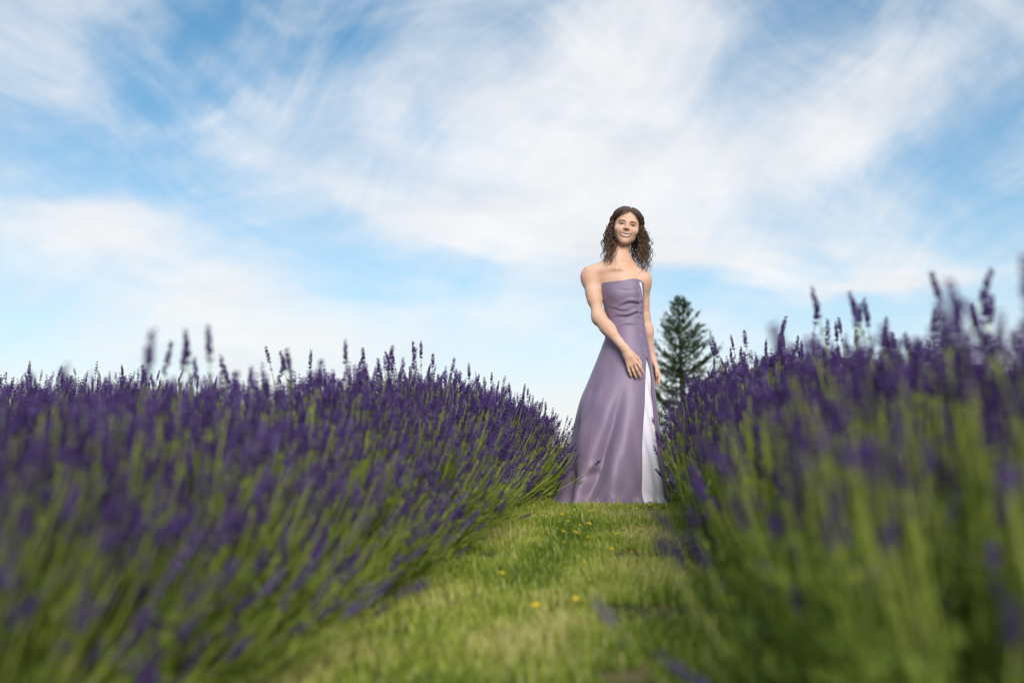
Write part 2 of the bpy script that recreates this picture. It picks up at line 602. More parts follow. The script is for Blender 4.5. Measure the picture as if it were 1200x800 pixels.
def lavender(x, y, variants, sxy, sz, label, group, extra, tall=()):
    """one plant: an Empty at its base with stems, foliage, flower heads and the spikes one can pick out"""
    e = add('lavender_plant', None, loc=(x, y, float(gz(y)) + 0.012))
    tag(e, label, 'lavender', group)
    a = prand.uniform(0, 6.283)
    v = prand.choice(variants)
    for nm, me in zip(('stems', 'flower_spikes', 'foliage'), v):
        o = add(nm, me, e, rot=(0, 0, a), scale=(sxy, sxy, sz))
        o['kind'] = 'stuff'
    W, H = (0.60, 0.66) if variants is SPREAD else (0.43, 0.80)
    for q in range(extra):
        r_, t_ = math.sqrt(prand.random()) * 0.62, prand.uniform(0, 6.283)
        px, py = math.cos(t_) * r_ * W * sxy, math.sin(t_) * r_ * W * sxy
        top = H * sz * math.sqrt(1 - r_ * r_ * 0.8) + prand.uniform(0.03, 0.12 if y > 1.6 else 0.045)
        o = add('flower_spike', prand.choice(TALL), e, (px, py, top - 0.42), (py * -0.35 + prand.gauss(0, .06), px * 0.35 + prand.gauss(0, .06), prand.uniform(0, 6.28)))
    for (px, py, top, rx, ry) in tall:
        add('flower_spike', prand.choice(TALL), e, (px, py, top - 0.42), (rx, ry, prand.uniform(0, 6.28)))
    return e


prand = random.Random(5)
LROW = 'lavender plants in the row along the dress train'
RROW = 'lavender plants in the row against the white dress panel'
LSIZE = pchip([0.5, 1.2, 2.2, 3.4, 5.6, 8.0], [0.62, 0.64, 0.72, 0.86, 0.98, 0.95])
LX = pchip([0.5, 2.2, 3.8, 5.6, 8.0], [-0.95, -0.96, -1.00, -1.04, -1.02])
RX = pchip([0.5, 1.2, 2.4, 4.0, 5.6, 8.0], [0.52, 0.52, 0.52, 0.55, 0.575, 0.57])
RSIZE = pchip([0.5, 1.2, 2.0, 3.0, 4.5, 6.0, 8.0], [0.60, 0.62, 0.66, 0.74, 0.84, 0.86, 0.8])
y = 0.95
while y < 8.3:
    near = abs(y - 5.5) < 0.22
    lab = 'lavender plant pressed against the trailing hem of the mauve dress' if near else 'wide purple lavender plant in the row on the side of the trailing hem'
    lavender(float(LX(y)) + prand.uniform(-.04, .04), y, SPREAD, float(LSIZE(y)) * 0.5 + 0.52, float(LSIZE(y)) * prand.uniform(0.96, 1.04), lab, LROW, 5 if y < 7 else 2)
    y += 0.44 if not near else 0.44
y = 1.10
while y < 8.3:
    near = abs(y - 5.3) < 0.20
    lean = [(-0.22, -0.10, 0.46, 0.05, -0.34), (-0.20, -0.02, 0.36, 0.0, -0.48), (-0.24, 0.03, 0.26, 0.0, -0.62), (-0.25, -0.14, 0.30, 0.1, -0.50)] if near else ()
    lab = 'lavender plant whose spikes lean across the pale panel of the dress' if near else 'tall upright lavender plant in the row on the side of the pale dress panel'
    lavender(float(RX(y)) + prand.uniform(-.03, .03), y, UPRIGHT, 1.0, float(RSIZE(y)) * prand.uniform(0.96, 1.04), lab, RROW, (6 if y > 2.6 else 8) if y < 7 else 2, lean)
    y += 0.40
for cx, y0, y1, variants, lab, grp in (
        (-2.85, 3.0, 8.4, SPREAD, 'purple lavender plant in the second row out past the trailing hem', 'lavender plants in the second row beyond the train'),
        (-4.60, 4.6, 8.4, SPREAD, 'purple lavender plant in the third row out past the trailing hem', 'lavender plants in the third row beyond the train'),
        (2.42, 4.4, 8.0, UPRIGHT, 'lavender plant in the row beyond the tall upright lavender row', 'lavender plants in the second row beyond the pale panel')):
    y = y0
    while y < y1:
        lavender(cx + prand.uniform(-.05, .05), y, variants, 1.0, prand.uniform(0.92, 1.04), lab, grp, 3 if cx < 0 else 0)
        y += 0.50

FLOWERS = [(-0.409, 4.356), (-0.336, 4.139), (-0.066, 3.807), (-0.045, 3.611), (0.003, 3.88), (-0.094, 3.196), (-0.032, 3.105), (-0.161, 2.865), (-0.144, 2.217), (-0.109, 4.105), (-0.022, 4.819), (0.091, 3.813), (-0.23, 3.343), (-0.256, 3.315), (-0.353, 2.57), (-0.219, 2.101), (-0.489, 4.308), (-0.061, 4.147), (0.046, 5.179), (-0.194, 4.503), (-0.181, 3.485), (-0.133, 3.987)]

# ------------------------------------------------------------------ mown grass
M['grass'] = material('grass_blade', [(0.0, (0.13, 0.21, 0.02)), (0.42, (0.33, 0.42, 0.05)), (0.75, (0.52, 0.53, 0.12)), (1.0, (0.68, 0.61, 0.28))], rough=0.55, spec=0.3, translucent=0.35)


def grass_mesh(n, half, y0, y1, seed):
    r = np.random.default_rng(seed)
    x = r.uniform(-half - 0.12, half + 0.12, n)
    # more blades towards the far end, which is in focus
    y = y0 + (y1 - y0) * r.uniform(0, 1, n) ** 0.8
    lim = half + 0.14 * (vnoise(y * 6, x * 0 + np.sign(x) * 3, 21) - 0.35)
    keep = np.abs(x) < lim
    bare = vnoise(x * 4.5 + 3, y * 3.2, 33) + 0.25 * vnoise(x * 15, y * 15, 34)
    keep &= bare < 0.86 + 0.16 * r.random(n)
    keep &= ~((x > half - 0.16) & (vnoise(x * 5, y * 2.6, 71) > 0.62) & (r.random(n) < 0.8))
    x, y, bare = x[keep], y[keep], bare[keep]
    n = len(x)
    tuft = vnoise(x * 7, y * 7, 40)
    ht = (0.012 + 0.021 * r.random(n)) * (0.55 + 0.9 * tuft) * np.where(np.abs(x) > half - 0.05, 1.25, 1.0)
    ht = ht * np.where(r.random(n) < 0.06, 1.7, 1.0)
    ht = np.where(y > 5.9, ht * 1.25, ht)
    if seed == 3:      # trodden flat under and around the dress
        q = np.hypot((x - 0.25 + 0.155) / 0.30, (y - 5.52) / 0.30)
        ht = ht * np.clip((q - 0.90) / 0.35, 0.22, 1.0)
    a = r.uniform(0, 6.283, n)
    lean = r.uniform(0.1, 1.1, n) * ht
    base = np.stack([x, y, gz(y) + 0.010], -1)
    dirx = np.stack([np.cos(a), np.sin(a), np.zeros(n)], -1)
    side = np.stack([-np.sin(a), np.cos(a), np.zeros(n)], -1) * r.uniform(0.0010, 0.0020, n)[:, None]
    mid = base + dirx * (lean * 0.35)[:, None] + np.array([0, 0, 1.0]) * (ht * 0.62)[:, None]
    tip = base + dirx * lean[:, None] + np.array([0, 0, 1.0]) * ht[:, None]
    V = np.stack([base - side, base + side, mid - side * 0.8, mid + side * 0.8, tip], 1).reshape(-1, 3)
    f = np.array([(0, 1, 3), (0, 3, 2), (2, 3, 4)])
    F = (f[None] + (np.arange(n) * 5)[:, None, None]).reshape(-1, 3)
    dry = -0.04 + 0.80 * vnoise(x * 3.4, y * 2.2, 51) ** 1.2 + 0.42 * (vnoise(x * 10, y * 10, 52) - 0.25)
    band = np.exp(-((x + 0.06 + 0.05 * np.sin(y * 1.3)) / 0.085) ** 2)            # greener wheel track along the path
    dry = dry - 0.34 * band + 0.10
    t = np.clip(dry + r.normal(0, 0.16, n), 0, 1)
    t = np.where(r.random(n) < 0.07, 0.95, t)
    T = np.clip(np.repeat(t, 5) + np.tile([-.1, -.1, 0, 0, 0.05], n), 0, 1)
    return mesh_np('grass', V, F, M['grass'], {'tint': T})


gm = grass_mesh(150000, 0.50, 0.7, 6.4, 3)
grass = add('grass', gm, loc=(PATHS[0], 0, 0.004))
tag(grass, 'short patchy green and straw coloured grass on the path', 'grass', kind='stuff')
gm2 = grass_mesh(30000, 0.38, 2.0, 8.0, 4)
for cx in PATHS[1:]:
    tag(add('grass', gm2, loc=(cx, 0, 0.004)), 'short green grass between the outer lavender rows', 'grass', kind='stuff')

# dry stalks and crumbs on the bare soil under the plants
M['mulch'] = material('dry_mulch', [(0.0, (0.07, 0.045, 0.028)), (0.6, (0.22, 0.16, 0.10)), (1.0, (0.40, 0.33, 0.22))], rough=0.9, spec=0.1)


def mulch_mesh(n, x0, x1, seed):
    r = np.random.default_rng(seed)
    x, y = r.uniform(x0, x1, n), r.uniform(0.6, 6.5, n)
    a = r.uniform(0, 6.283, n)
    L = r.uniform(0.008, 0.045, n)
    d = np.stack([np.cos(a), np.sin(a), r.normal(0.1, 0.25, n)], -1) * L[:, None]
    c = np.stack([x, y, gz(y) + 0.012], -1)
    P = np.stack([c - d * 0.5, c, c + d * 0.5], 1) + r.normal(0, 0.002, (n, 3, 3))
    V, F = tubes(P, np.broadcast_to(np.array([0.0012, 0.002, 0.001])[None], (n, 3)) * r.uniform(0.7, 1.6, n)[:, None], 3)
    return mesh_np('mulch', V, F, M['mulch'], {'tint': np.repeat(r.uniform(0, 1, n), 9)})


tag(add('mulch', mulch_mesh(5000, -1.15, -0.55, 8)), 'dry brown stalks littering the soil below the lavender', 'mulch', kind='stuff')
tag(add('mulch', mulch_mesh(2500, 0.10, 0.55, 9)), 'dry brown stalks on the soil below the upright lavender', 'mulch', kind='stuff')

# ------------------------------------------------------------------ small yellow flowers in the grass
M['yellow'] = material('yellow_petal', [(0.0, (0.80, 0.58, 0.03)), (1.0, (0.90, 0.74, 0.06))], rough=0.5, spec=0.2, translucent=0.2)
M['yellow_core'] = material('yellow_core', [(0.0, (0.65, 0.40, 0.02)), (1.0, (0.72, 0.48, 0.03))], rough=0.7)


def dandelion():
    V, F = [], []
    for ring, (m, ra, zt, w) in enumerate(((10, 0.0125, 0.0015, 0.0032), (8, 0.0085, 0.004, 0.0028))):
        for q in range(m):
            a = q * 6.283 / m + ring * 0.3
            o = np.array([math.cos(a), math.sin(a), 0])
            s = np.array([-math.sin(a), math.cos(a), 0])
            b = len(V)
            up = np.array([0, 0, 1.0])
            V += [o * 0.001, o * ra * 0.6 + s * w + up * zt * 1.2, o * ra + up * zt * 0.6, o * ra * 0.6 - s * w + up * zt * 1.2]
            F += [(b, b + 1, b + 2), (b, b + 2, b + 3)]
    petals = mesh_np('petals', V, F, M['yellow'], {'tint': np.random.default_rng(2).uniform(0, 1, len(V))})
    P = np.array([[[0, 0, -0.05], [0.001, 0, -0.025], [0, 0, 0.0]]])
    v, f = tubes(P, np.array([[0.0011, 0.001, 0.0012]]), 5)
    stalk = mesh_np('stalk', v, f, M['stem'], {'tint': np.full(len(v), 0.4)})
    an = np.arange(8) * 6.283 / 8
    v = np.concatenate([np.stack([np.cos(an) * 0.004, np.sin(an) * 0.004, an * 0 + 0.003], -1), [[0, 0, 0.0062]]])
    core = mesh_np('flower_centre', v, [(q, (q + 1) % 8, 8) for q in range(8)], M['yellow_core'], {'tint': np.full(9, 0.5)}, True)
    return petals, stalk, core


DAND = dandelion()
for q in range(26):
    FLOWERS.append((prand.uniform(-0.40, 0.12), prand.uniform(3.4, 5.2)))
for (fx, fy) in FLOWERS:
    s = prand.uniform(0.62, 0.95)
    e = add('yellow_flower', None, loc=(fx, fy, float(gz(fy)) + 0.050 * s), rot=(prand.gauss(0.35, .15), prand.gauss(0, .2), prand.uniform(-1, 1)), scale=(s, s, s))
    tag(e, 'tiny yellow flower on a short stalk in the path grass', 'flower', 'yellow flowers dotted over the grass path')
    for nm, me in zip(('petals', 'stalk', 'flower_centre'), DAND):
        add(nm, me, e)

# ------------------------------------------------------------------ conifers beyond the crest
M['bark'] = material('conifer_bark', [(0.0, (0.045, 0.032, 0.024)), (1.0, (0.13, 0.10, 0.08))], attr=None, noise=(14.0, 0.3), rough=0.95, spec=0.1, bump=(30.0, 0.8, 0.03))
M['needle'] = material('conifer_needles', [(0.0, (0.034, 0.070, 0.024)), (0.5, (0.095, 0.160, 0.055)), (1.0, (0.19, 0.26, 0.09))], rough=0.6, spec=0.25, translucent=0.2)


def conifer(x, y, height, spread, seed, label):
    r = np.random.default_rng(seed)
    e = add('conifer_tree', None, loc=(x, y, float(gz(y)) - 0.05))
    tag(e, label, 'tree')
    k = 14
    t = np.linspace(0, 1, k)
    P = np.stack([0.05 * np.sin(t * 5), 0.05 * np.cos(t * 4), height * t], -1)[None]
    V, F = tubes(P, (0.13 * (1 - t) ** 0.9 + 0.008)[None], 9)
    add('trunk', mesh_np('trunk', V, F, M['bark'], smooth=True), e)
    limbs, needles = [], []
    z = height * 0.10
    while z < height - 0.08:
        fr = (height - z) / height
        reach = spread * fr ** 0.85
        m = 6 if fr > 0.1 else 4
        ph = r.uniform(0, 6.28)
        for q in range(m):
            if r.random() < 0.10:
                continue
            a = ph + q * 6.283 / m + r.normal(0, 0.22)
            L = reach * r.uniform(0.55, 1.22) + 0.06
            kk = 8
            s = np.linspace(0, 1, kk)
            rise = (0.55 - 0.75 * fr) * L
            out = np.array([math.cos(a), math.sin(a)])
            B = np.stack([out[0] * s * L, out[1] * s * L, z + r.normal(0, 0.05) + rise * s - 0.18 * L * np.sin(s * 3.0) * fr + 0.22 * L * s ** 3], -1)
            B[1:] += r.normal(0, 0.012, (kk - 1, 3))
            v, f = tubes(B[None], (0.020 * min(1, L) * (1 - s * 0.85))[None], 4)
            limbs.append((v, f, 0.5))
            # side twigs, each a flat spray of needles
            nt = int(4 + L * 19)
            for w in range(nt):
                u = r.uniform(0.16, 1.0)
                i = min(int(u * (kk - 1)), kk - 2)
                b0 = B[i] + (B[i + 1] - B[i]) * (u * (kk - 1) - i)
                td = B[i + 1] - B[i]
                td = td / np.linalg.norm(td)
                sd_ = np.array([-out[1], out[0], 0]) * r.choice([-1, 1])
                tw = td * r.uniform(0.4, 1.0) + sd_ * r.uniform(0.3, 1.0) + np.array([0, 0, r.uniform(-0.25, 0.35)])
                tw /= np.linalg.norm(tw)
                tl = L * r.uniform(0.10, 0.30) * (1.15 - 0.5 * u) + 0.07
                nn = int(12 + tl * 125)
                uu = r.uniform(0, 1, nn)
                base = b0 + tw * (uu * tl)[:, None]
                d = tw + r.normal(0, 0.62, (nn, 3))
                d /= np.linalg.norm(d, axis=1, keepdims=True)
                nl = r.uniform(0.045, 0.10, nn)[:, None]
                A_, _ = frames(d)
                wd = 0.0085
                nv = np.stack([base - A_ * wd, base + A_ * wd, base + d * nl], 1).reshape(-1, 3)
                nf = np.arange(nn * 3).reshape(-1, 3)
                needles.append((nv, nf, np.repeat(np.clip(r.normal(0.5, 0.22, nn), 0, 1), 3)))
        z += r.uniform(0.17, 0.27) * (0.55 + 0.75 * fr)
    n_ = 60
    d = np.stack([r.normal(0, 0.35, n_), r.normal(0, 0.35, n_), np.ones(n_)], -1)
    d /= np.linalg.norm(d, axis=1, keepdims=True)
    base = np.stack([np.zeros(n_) + 0.05 * math.sin(5), np.zeros(n_) + 0.05 * math.cos(4), height - 0.35 * r.random(n_)], -1)
    A_, _ = frames(d)
    needles.append((np.stack([base - A_ * 0.008, base + A_ * 0.008, base + d * 0.09], 1).reshape(-1, 3), np.arange(n_ * 3).reshape(-1, 3), np.full(n_ * 3, 0.5)))
    V, F, T = join(limbs)
    add('branches', mesh_np('branches', V, F, M['bark']), e)['kind'] = 'stuff'
    V, F, T = join(needles)
    add('crown', mesh_np('crown', V, F, M['needle'], {'tint': T}), e)
    return e


conifer(1.12, 26.0, 8.74, 2.75, 4, 'dark green conifer tree showing behind the dress and the upright lavender')

# ------------------------------------------------------------------ the person
ORG = np.array([-0.13, 5.55, float(gz(5.55))])
person = add('person', None, loc=tuple(ORG))
tag(person, 'smiling person with curly brown hair in a strapless floor length mauve satin dress', 'person')

M['skin'] = material('skin', [(0.0, (0.62, 0.355, 0.245)), (1.0, (0.72, 0.455, 0.335))], attr=None, noise=(11.0, 0.22), rough=0.5, spec=0.28, sub=0.4)


def par(x, y, z):
    """a point read off the picture plane through the feet, moved back or forth along its line of sight"""
    k = (5.55 + y) / 5.55
    return np.array([0.13 + (x - 0.13) * k, y, 0.035 + (z - 0.035) * k])


def smin(a, b, k):
    h = np.maximum(k - np.abs(a - b), 0) / k
    return np.minimum(a, b) - h * h * k * 0.25


def smax(a, b, k):
    return -smin(-a, -b, k)


def ell(X, Y, Z, c, r):
    px, py, pz = X - c[0], Y - c[1], Z - c[2]
    k0 = np.sqrt((px / r[0]) ** 2 + (py / r[1]) ** 2 + (pz / r[2]) ** 2)
    k1 = np.sqrt((px / r[0] ** 2) ** 2 + (py / r[1] ** 2) ** 2 + (pz / r[2] ** 2) ** 2)
    return k0 * (k0 - 1) / np.maximum(k1, 1e-6)


def cone(X, Y, Z, a, b, ra, rb):
    ax, ay, az = X - a[0], Y - a[1], Z - a[2]
    d = np.subtract(b, a)
    t = np.clip((ax * d[0] + ay * d[1] + az * d[2]) / (d @ d), 0, 1)
    return np.sqrt((ax - t * d[0]) ** 2 + (ay - t * d[1]) ** 2 + (az - t * d[2]) ** 2) - (ra + (rb - ra) * t)


class Field:
    """a distance field on a grid, each shape blended in where it lies"""
    def __init__(self, lo, hi, h):
        self.lo, self.h = np.array(lo), h
        self.n = np.ceil((np.array(hi) - self.lo) / h).astype(int) + 1
        self.D = np.full(self.n, 0.06, dtype=np.float32)

    def block(self, lo, hi):
        i0 = np.clip(np.floor((np.array(lo) - self.lo) / self.h).astype(int), 0, self.n - 1)
        i1 = np.clip(np.ceil((np.array(hi) - self.lo) / self.h).astype(int) + 1, 1, self.n)
        sl = tuple(slice(a, b) for a, b in zip(i0, i1))
        ax = [(self.lo[q] + self.h * np.arange(i0[q], i1[q])).astype(np.float32) for q in range(3)]
        return sl, ax[0][:, None, None], ax[1][None, :, None], ax[2][None, None, :]

    def add(self, fn, lo, hi, k, op=smin):
        m = 0.05
        sl, X, Y, Z = self.block(np.array(lo) - m, np.array(hi) + m)
        self.D[sl] = op(self.D[sl], fn(X, Y, Z).astype(np.float32), k)

    def ell(self, c, r, k=0.03):
        self.add(lambda X, Y, Z: ell(X, Y, Z, c, r), np.subtract(c, r), np.add(c, r), k)

    def cone(self, a, b, ra, rb, k=0.02):
        rm = max(ra, rb)
        self.add(lambda X, Y, Z: cone(X, Y, Z, a, b, ra, rb), np.minimum(a, b) - rm, np.maximum(a, b) + rm, k)

    def surface(self):
        """naive surface nets: one quad mesh of the zero level"""
        D, n = self.D, self.n
        S = D < 0
        cnt = np.zeros(n - 1, dtype=np.int8)
        for dx in (0, 1):
            for dy in (0, 1):
                for dz in (0, 1):
                    cnt += S[dx:n[0] - 1 + dx, dy:n[1] - 1 + dy, dz:n[2] - 1 + dz]
        act = (cnt > 0) & (cnt < 8)
        I = np.argwhere(act)
        vid = np.full(n - 1, -1, dtype=np.int32)
        vid[act] = np.arange(len(I))
        acc, num = np.zeros((len(I), 3)), np.zeros(len(I))
        cor = [np.array((a, b, c)) for a in (0, 1) for b in (0, 1) for c in (0, 1)]
        val = [D[I[:, 0] + c[0], I[:, 1] + c[1], I[:, 2] + c[2]] for c in cor]
        for p in range(8):
            for q in range(p + 1, 8):
                if np.abs(cor[p] - cor[q]).sum() != 1:
                    continue
                a, b = val[p], val[q]
                m = (a < 0) != (b < 0)
                t = a[m] / (a[m] - b[m])
                acc[m] += cor[p] + (cor[q] - cor[p]) * t[:, None]
                num[m] += 1
        V = self.lo + (I + acc / num[:, None]) * self.h
        Q = []
        for ax in range(3):
            u, w = (ax + 1) % 3, (ax + 2) % 3
            sl0 = [slice(1, n[q] - 1) for q in range(3)]
            sl0[ax] = slice(0, n[ax] - 1)
            sl1 = list(sl0)
            sl1[ax] = slice(1, n[ax])
            a, b = S[tuple(sl0)], S[tuple(sl1)]
            E = np.argwhere(a != b)
            if not len(E):
                continue
            flip = a[tuple(E.T)]
            off = np.array([1, 1, 1])
            off[ax] = 0
            E = E + off
            eu, ew = np.zeros(3, int), np.zeros(3, int)
            eu[u], ew[w] = 1, 1
            c = [vid[tuple((E - s * eu - t * ew).T)] for s, t in ((0, 0), (1, 0), (1, 1), (0, 1))]
            q1 = np.stack(c, -1)
            q1[~flip] = q1[~flip][:, ::-1]
            Q.append(q1)
        return V, np.concatenate(Q)


# --- head in its own frame: x to the picture's right, -y to the front, z up, origin between eyes and ears
HEAD_C = np.array([0.078, -0.005, 1.570])
HEAD_R = np.array(Matrix.Rotation(R(10.5), 3, 'Y') @ Matrix.Rotation(R(5.0), 3, 'Z') @ Matrix.Rotation(R(7.0), 3, 'X'))


def face_base(X, Y, Z):
    d = ell(X, Y, Z, (0, 0.014, 0.028), (0.069, 0.090, 0.078))
    d = smin(d, ell(X, Y, Z, (0, -0.022, -0.030), (0.061, 0.060, 0.066)), 0.04)
    d = smin(d, ell(X, Y, Z, (0, -0.026, -0.066), (0.046, 0.048, 0.036)), 0.035)
    d = smin(d, ell(X, Y, Z, (0, -0.064, -0.094), (0.020, 0.016, 0.014)), 0.028)
    for s in (-1, 1):
        d = smin(d, ell(X, Y, Z, (s * 0.041, -0.057, -0.026), (0.022, 0.020, 0.019)), 0.024)
        d = smin(d, ell(X, Y, Z, (s * 0.027, -0.077, 0.019), (0.022, 0.010, 0.008)), 0.018)
        d = smax(d, -ell(X, Y, Z, (s * 0.031, -0.096, 0.003), (0.017, 0.016, 0.011)), 0.014)
        d = smin(d, ell(X, Y, Z, (s * 0.031, -0.069, 0.002), (0.0145, 0.0125, 0.0115)), 0.006)
        d = smin(d, ell(X, Y, Z, (s * 0.071, 0.012, -0.005), (0.008, 0.018, 0.028)), 0.008)
    d = smin(d, cone(X, Y, Z, (0, -0.080, 0.014), (0, -0.0985, -0.020), 0.0065, 0.0080), 0.012)
    for s in (-1, 1):
        d = smin(d, ell(X, Y, Z, (s * 0.0108, -0.0915, -0.023), (0.0065, 0.008, 0.0058)), 0.007)
    return d


MOUTH_Z = -0.056


def smile(x):
    return MOUTH_Z - 0.003 + 0.0115 * (x / 0.031) ** 2


def head_sdf(X, Y, Z):
    d = face_base(X, Y, Z)
    # open smile: a shallow lens cut along the curve of the lips
    zc = smile(np.clip(X, -0.034, 0.034))
    op = 0.0072 * np.sqrt(np.clip(1 - (X / 0.033) ** 2, 0.0, 1))
    cut = np.maximum(np.abs(Z - zc + 0.001) - op, np.abs(X) - 0.033)
    cut = np.maximum(cut, np.maximum(Y + 0.062, -(Y + 0.13)))
    d = smax(d, -cut, 0.004)
    for s in (-1, 1):      # smile folds
        d = smax(d, -cone(X, Y, Z, (s * 0.019, -0.0975, -0.030), (s * 0.040, -0.083, -0.055), 0.0030, 0.0030), 0.008)
    return d


def front_y(x, z, fn=face_base):
    """y of the face surface at (x, z) of the head frame"""
    x, z = np.asarray(x, float), np.asarray(z, float)
    a, b = np.full(x.shape, -0.14), np.full(x.shape, -0.02)
    y = a.copy()
    for _ in range(60):
        y = y + np.maximum(fn(x, y, z), 0) * 0.7
    return y


def to_person(P):
    return HEAD_C + (np.asarray(P) * [1.03, 1.0, 1.0]) @ HEAD_R.T


fl = Field((-0.25, -0.27, -0.005), (0.31, 0.20, 1.705), 0.0029)
# torso
fl.ell((0.058, 0.005, 0.88), (0.120, 0.098, 0.13), 0.05)
fl.ell((0.066, 0.0, 1.03), (0.088, 0.070, 0.12), 0.06)
fl.ell((0.054, 0.0, 1.16), (0.110, 0.082, 0.13), 0.06)
fl.ell((0.030, 0.012, 1.265), (0.135, 0.072, 0.085), 0.06)
# neck and shoulders
NB = np.array([0.016, 0.012, 1.335])
fl.cone(NB, HEAD_C + np.array([-0.016, 0.030, -0.05]), 0.052, 0.042, 0.03)
SR, SL = np.array([-0.139, 0.0, 1.282]), np.array([0.164, 0.030, 1.262])
fl.cone((0.03, 0.025, 1.368), SR + [0.012, 0.01, 0.018], 0.047, 0.040, 0.06)
fl.cone((0.03, 0.025, 1.368), SL + [-0.012, 0.01, 0.018], 0.047, 0.040, 0.06)
fl.cone((0.012, -0.062, 1.315), SR + [0.02, -0.012, 0.024], 0.006, 0.008, 0.03)      # collar bones
fl.cone((0.045, -0.060, 1.312), SL + [-0.02, -0.020, 0.024], 0.006, 0.008, 0.03)
# arm bent across the front
ER = par(-0.086, -0.070, 1.045)
WR = par(0.060, -0.178, 0.862)
fl.ell(SR + [-0.002, 0.0, -0.012], (0.034, 0.040, 0.054), 0.06)
fl.cone(SR, SR + (ER - SR) * 0.55, 0.036, 0.036, 0.03)
fl.cone(SR + (ER - SR) * 0.4, ER, 0.036, 0.030, 0.03)
fl.cone(ER, ER + (WR - ER) * 0.35, 0.031, 0.034, 0.05)
fl.cone(ER + (WR - ER) * 0.3, WR, 0.034, 0.0215, 0.03)
# arm hanging behind the skirt
EL = par(0.168, 0.085, 1.045)
WL = par(0.202, 0.115, 0.815)
fl.ell(SL + [0.000, 0.0, -0.012], (0.039, 0.043, 0.056), 0.05)
fl.cone(SL, EL, 0.038, 0.031, 0.03)
fl.cone(EL, EL + (WL - EL) * 0.35, 0.033, 0.034, 0.02)
fl.cone(EL + (WL - EL) * 0.3, WL, 0.034, 0.022, 0.03)


def hand(W, u, v, n, curl, fan, mirror=1):
    """palm, four jointed fingers and a thumb. u along the hand, v towards the thumb side, n back of the hand"""
    K = W + u * 0.080
    fl.cone(W - u * 0.01, W + u * 0.03, 0.021, 0.022, 0.02)
    for s in (-0.022, -0.007, 0.008, 0.022):
        fl.cone(W + u * 0.02 + v * s * 0.55, K + v * s, 0.0150, 0.0105, 0.014)
    for s, L, r0 in ((-0.0300, 0.060, 0.0072), (-0.0102, 0.076, 0.0080), (0.0100, 0.082, 0.0083), (0.0295, 0.074, 0.0082)):
        p = K + v * s * 0.95
        d = u + v * s * fan
        d /= np.linalg.norm(d)
        ax = -n
        c = curl * (1.0 + 6 * abs(s))
        for q, fr in enumerate((0.46, 0.30, 0.24)):
            a = c * (0.35, 1.0, 0.7)[q]
            d = d * math.cos(a) + ax * math.sin(a)
            d /= np.linalg.norm(d)
            e = p + d * L * fr
            fl.cone(p, e, r0 * (1 - 0.07 * q), r0 * (0.93 - 0.10 * q), 0.004)
            p = e
    t0 = W + u * 0.022 + v * 0.020 - n * 0.008
    t1 = t0 + u * 0.036 + v * 0.020 - n * 0.010
    t2 = t1 + u * 0.030 + v * 0.002 - n * 0.006
    t3 = t2 + u * 0.022 - v * 0.006 - n * 0.003
    fl.cone(t0, t1, 0.0125, 0.0105, 0.014)
    fl.cone(t1, t2, 0.0100, 0.0090, 0.004)
    fl.cone(t2, t3, 0.0088, 0.0068, 0.004)


def basis(u, n):
    u = np.array(u, float)
    u /= np.linalg.norm(u)
    n = np.array(n, float) - u * np.dot(u, n)
    n /= np.linalg.norm(n)
    return u, np.cross(n, u), n


u_, v_, n_ = basis((0.40, 0.02, -0.90), (-0.05, -1.0, 0.1))
hand(WR + u_ * 0.008, u_, -v_ if v_[0] < 0 else v_, n_, 0.22, 3.2)
u_, v_, n_ = basis((0.22, -0.05, -0.97), (0.8, 0.6, 0.0))
hand(WL + u_ * 0.008, u_, v_ if v_[1] < 0 else -v_, n_, 0.25, 2.0)
# legs and feet, under the skirt
for s, fx in ((-0.058, -0.02), (0.058, 0.075)):
    hip, knee, ank = np.array([0.058 + s, 0.0, 0.84]), np.array([0.045 + s, -0.01, 0.46]), np.array([fx, 0.02, 0.075])
    fl.cone(hip, knee, 0.078, 0.052, 0.03)
    fl.cone(knee, knee + (ank - knee) * 0.35, 0.050, 0.050, 0.02)
    fl.cone(knee + (ank - knee) * 0.3, ank, 0.050, 0.032, 0.03)
    fl.ell(ank + [0, -0.05, -0.045], (0.036, 0.11, 0.030), 0.03)
# head
sl_, X_, Y_, Z_ = fl.block(HEAD_C - 0.17, HEAD_C + [0.17, 0.17, 0.14])
q_ = [X_ - HEAD_C[0], Y_ - HEAD_C[1], Z_ - HEAD_C[2]]
hx = q_[0] * HEAD_R[0, 0] + q_[1] * HEAD_R[1, 0] + q_[2] * HEAD_R[2, 0]
hy = q_[0] * HEAD_R[0, 1] + q_[1] * HEAD_R[1, 1] + q_[2] * HEAD_R[2, 1]
hz_ = q_[0] * HEAD_R[0, 2] + q_[1] * HEAD_R[1, 2] + q_[2] * HEAD_R[2, 2]
fl.D[sl_] = smin(fl.D[sl_], head_sdf(hx / 1.03, hy, hz_).astype(np.float32), 0.009)
BV, BF = fl.surface()
BODY_D, BODY_LO, BODY_H = fl.D, fl.lo, fl.h
body = add('body', mesh_np('body', BV, BF, M['skin'], smooth=True), person)


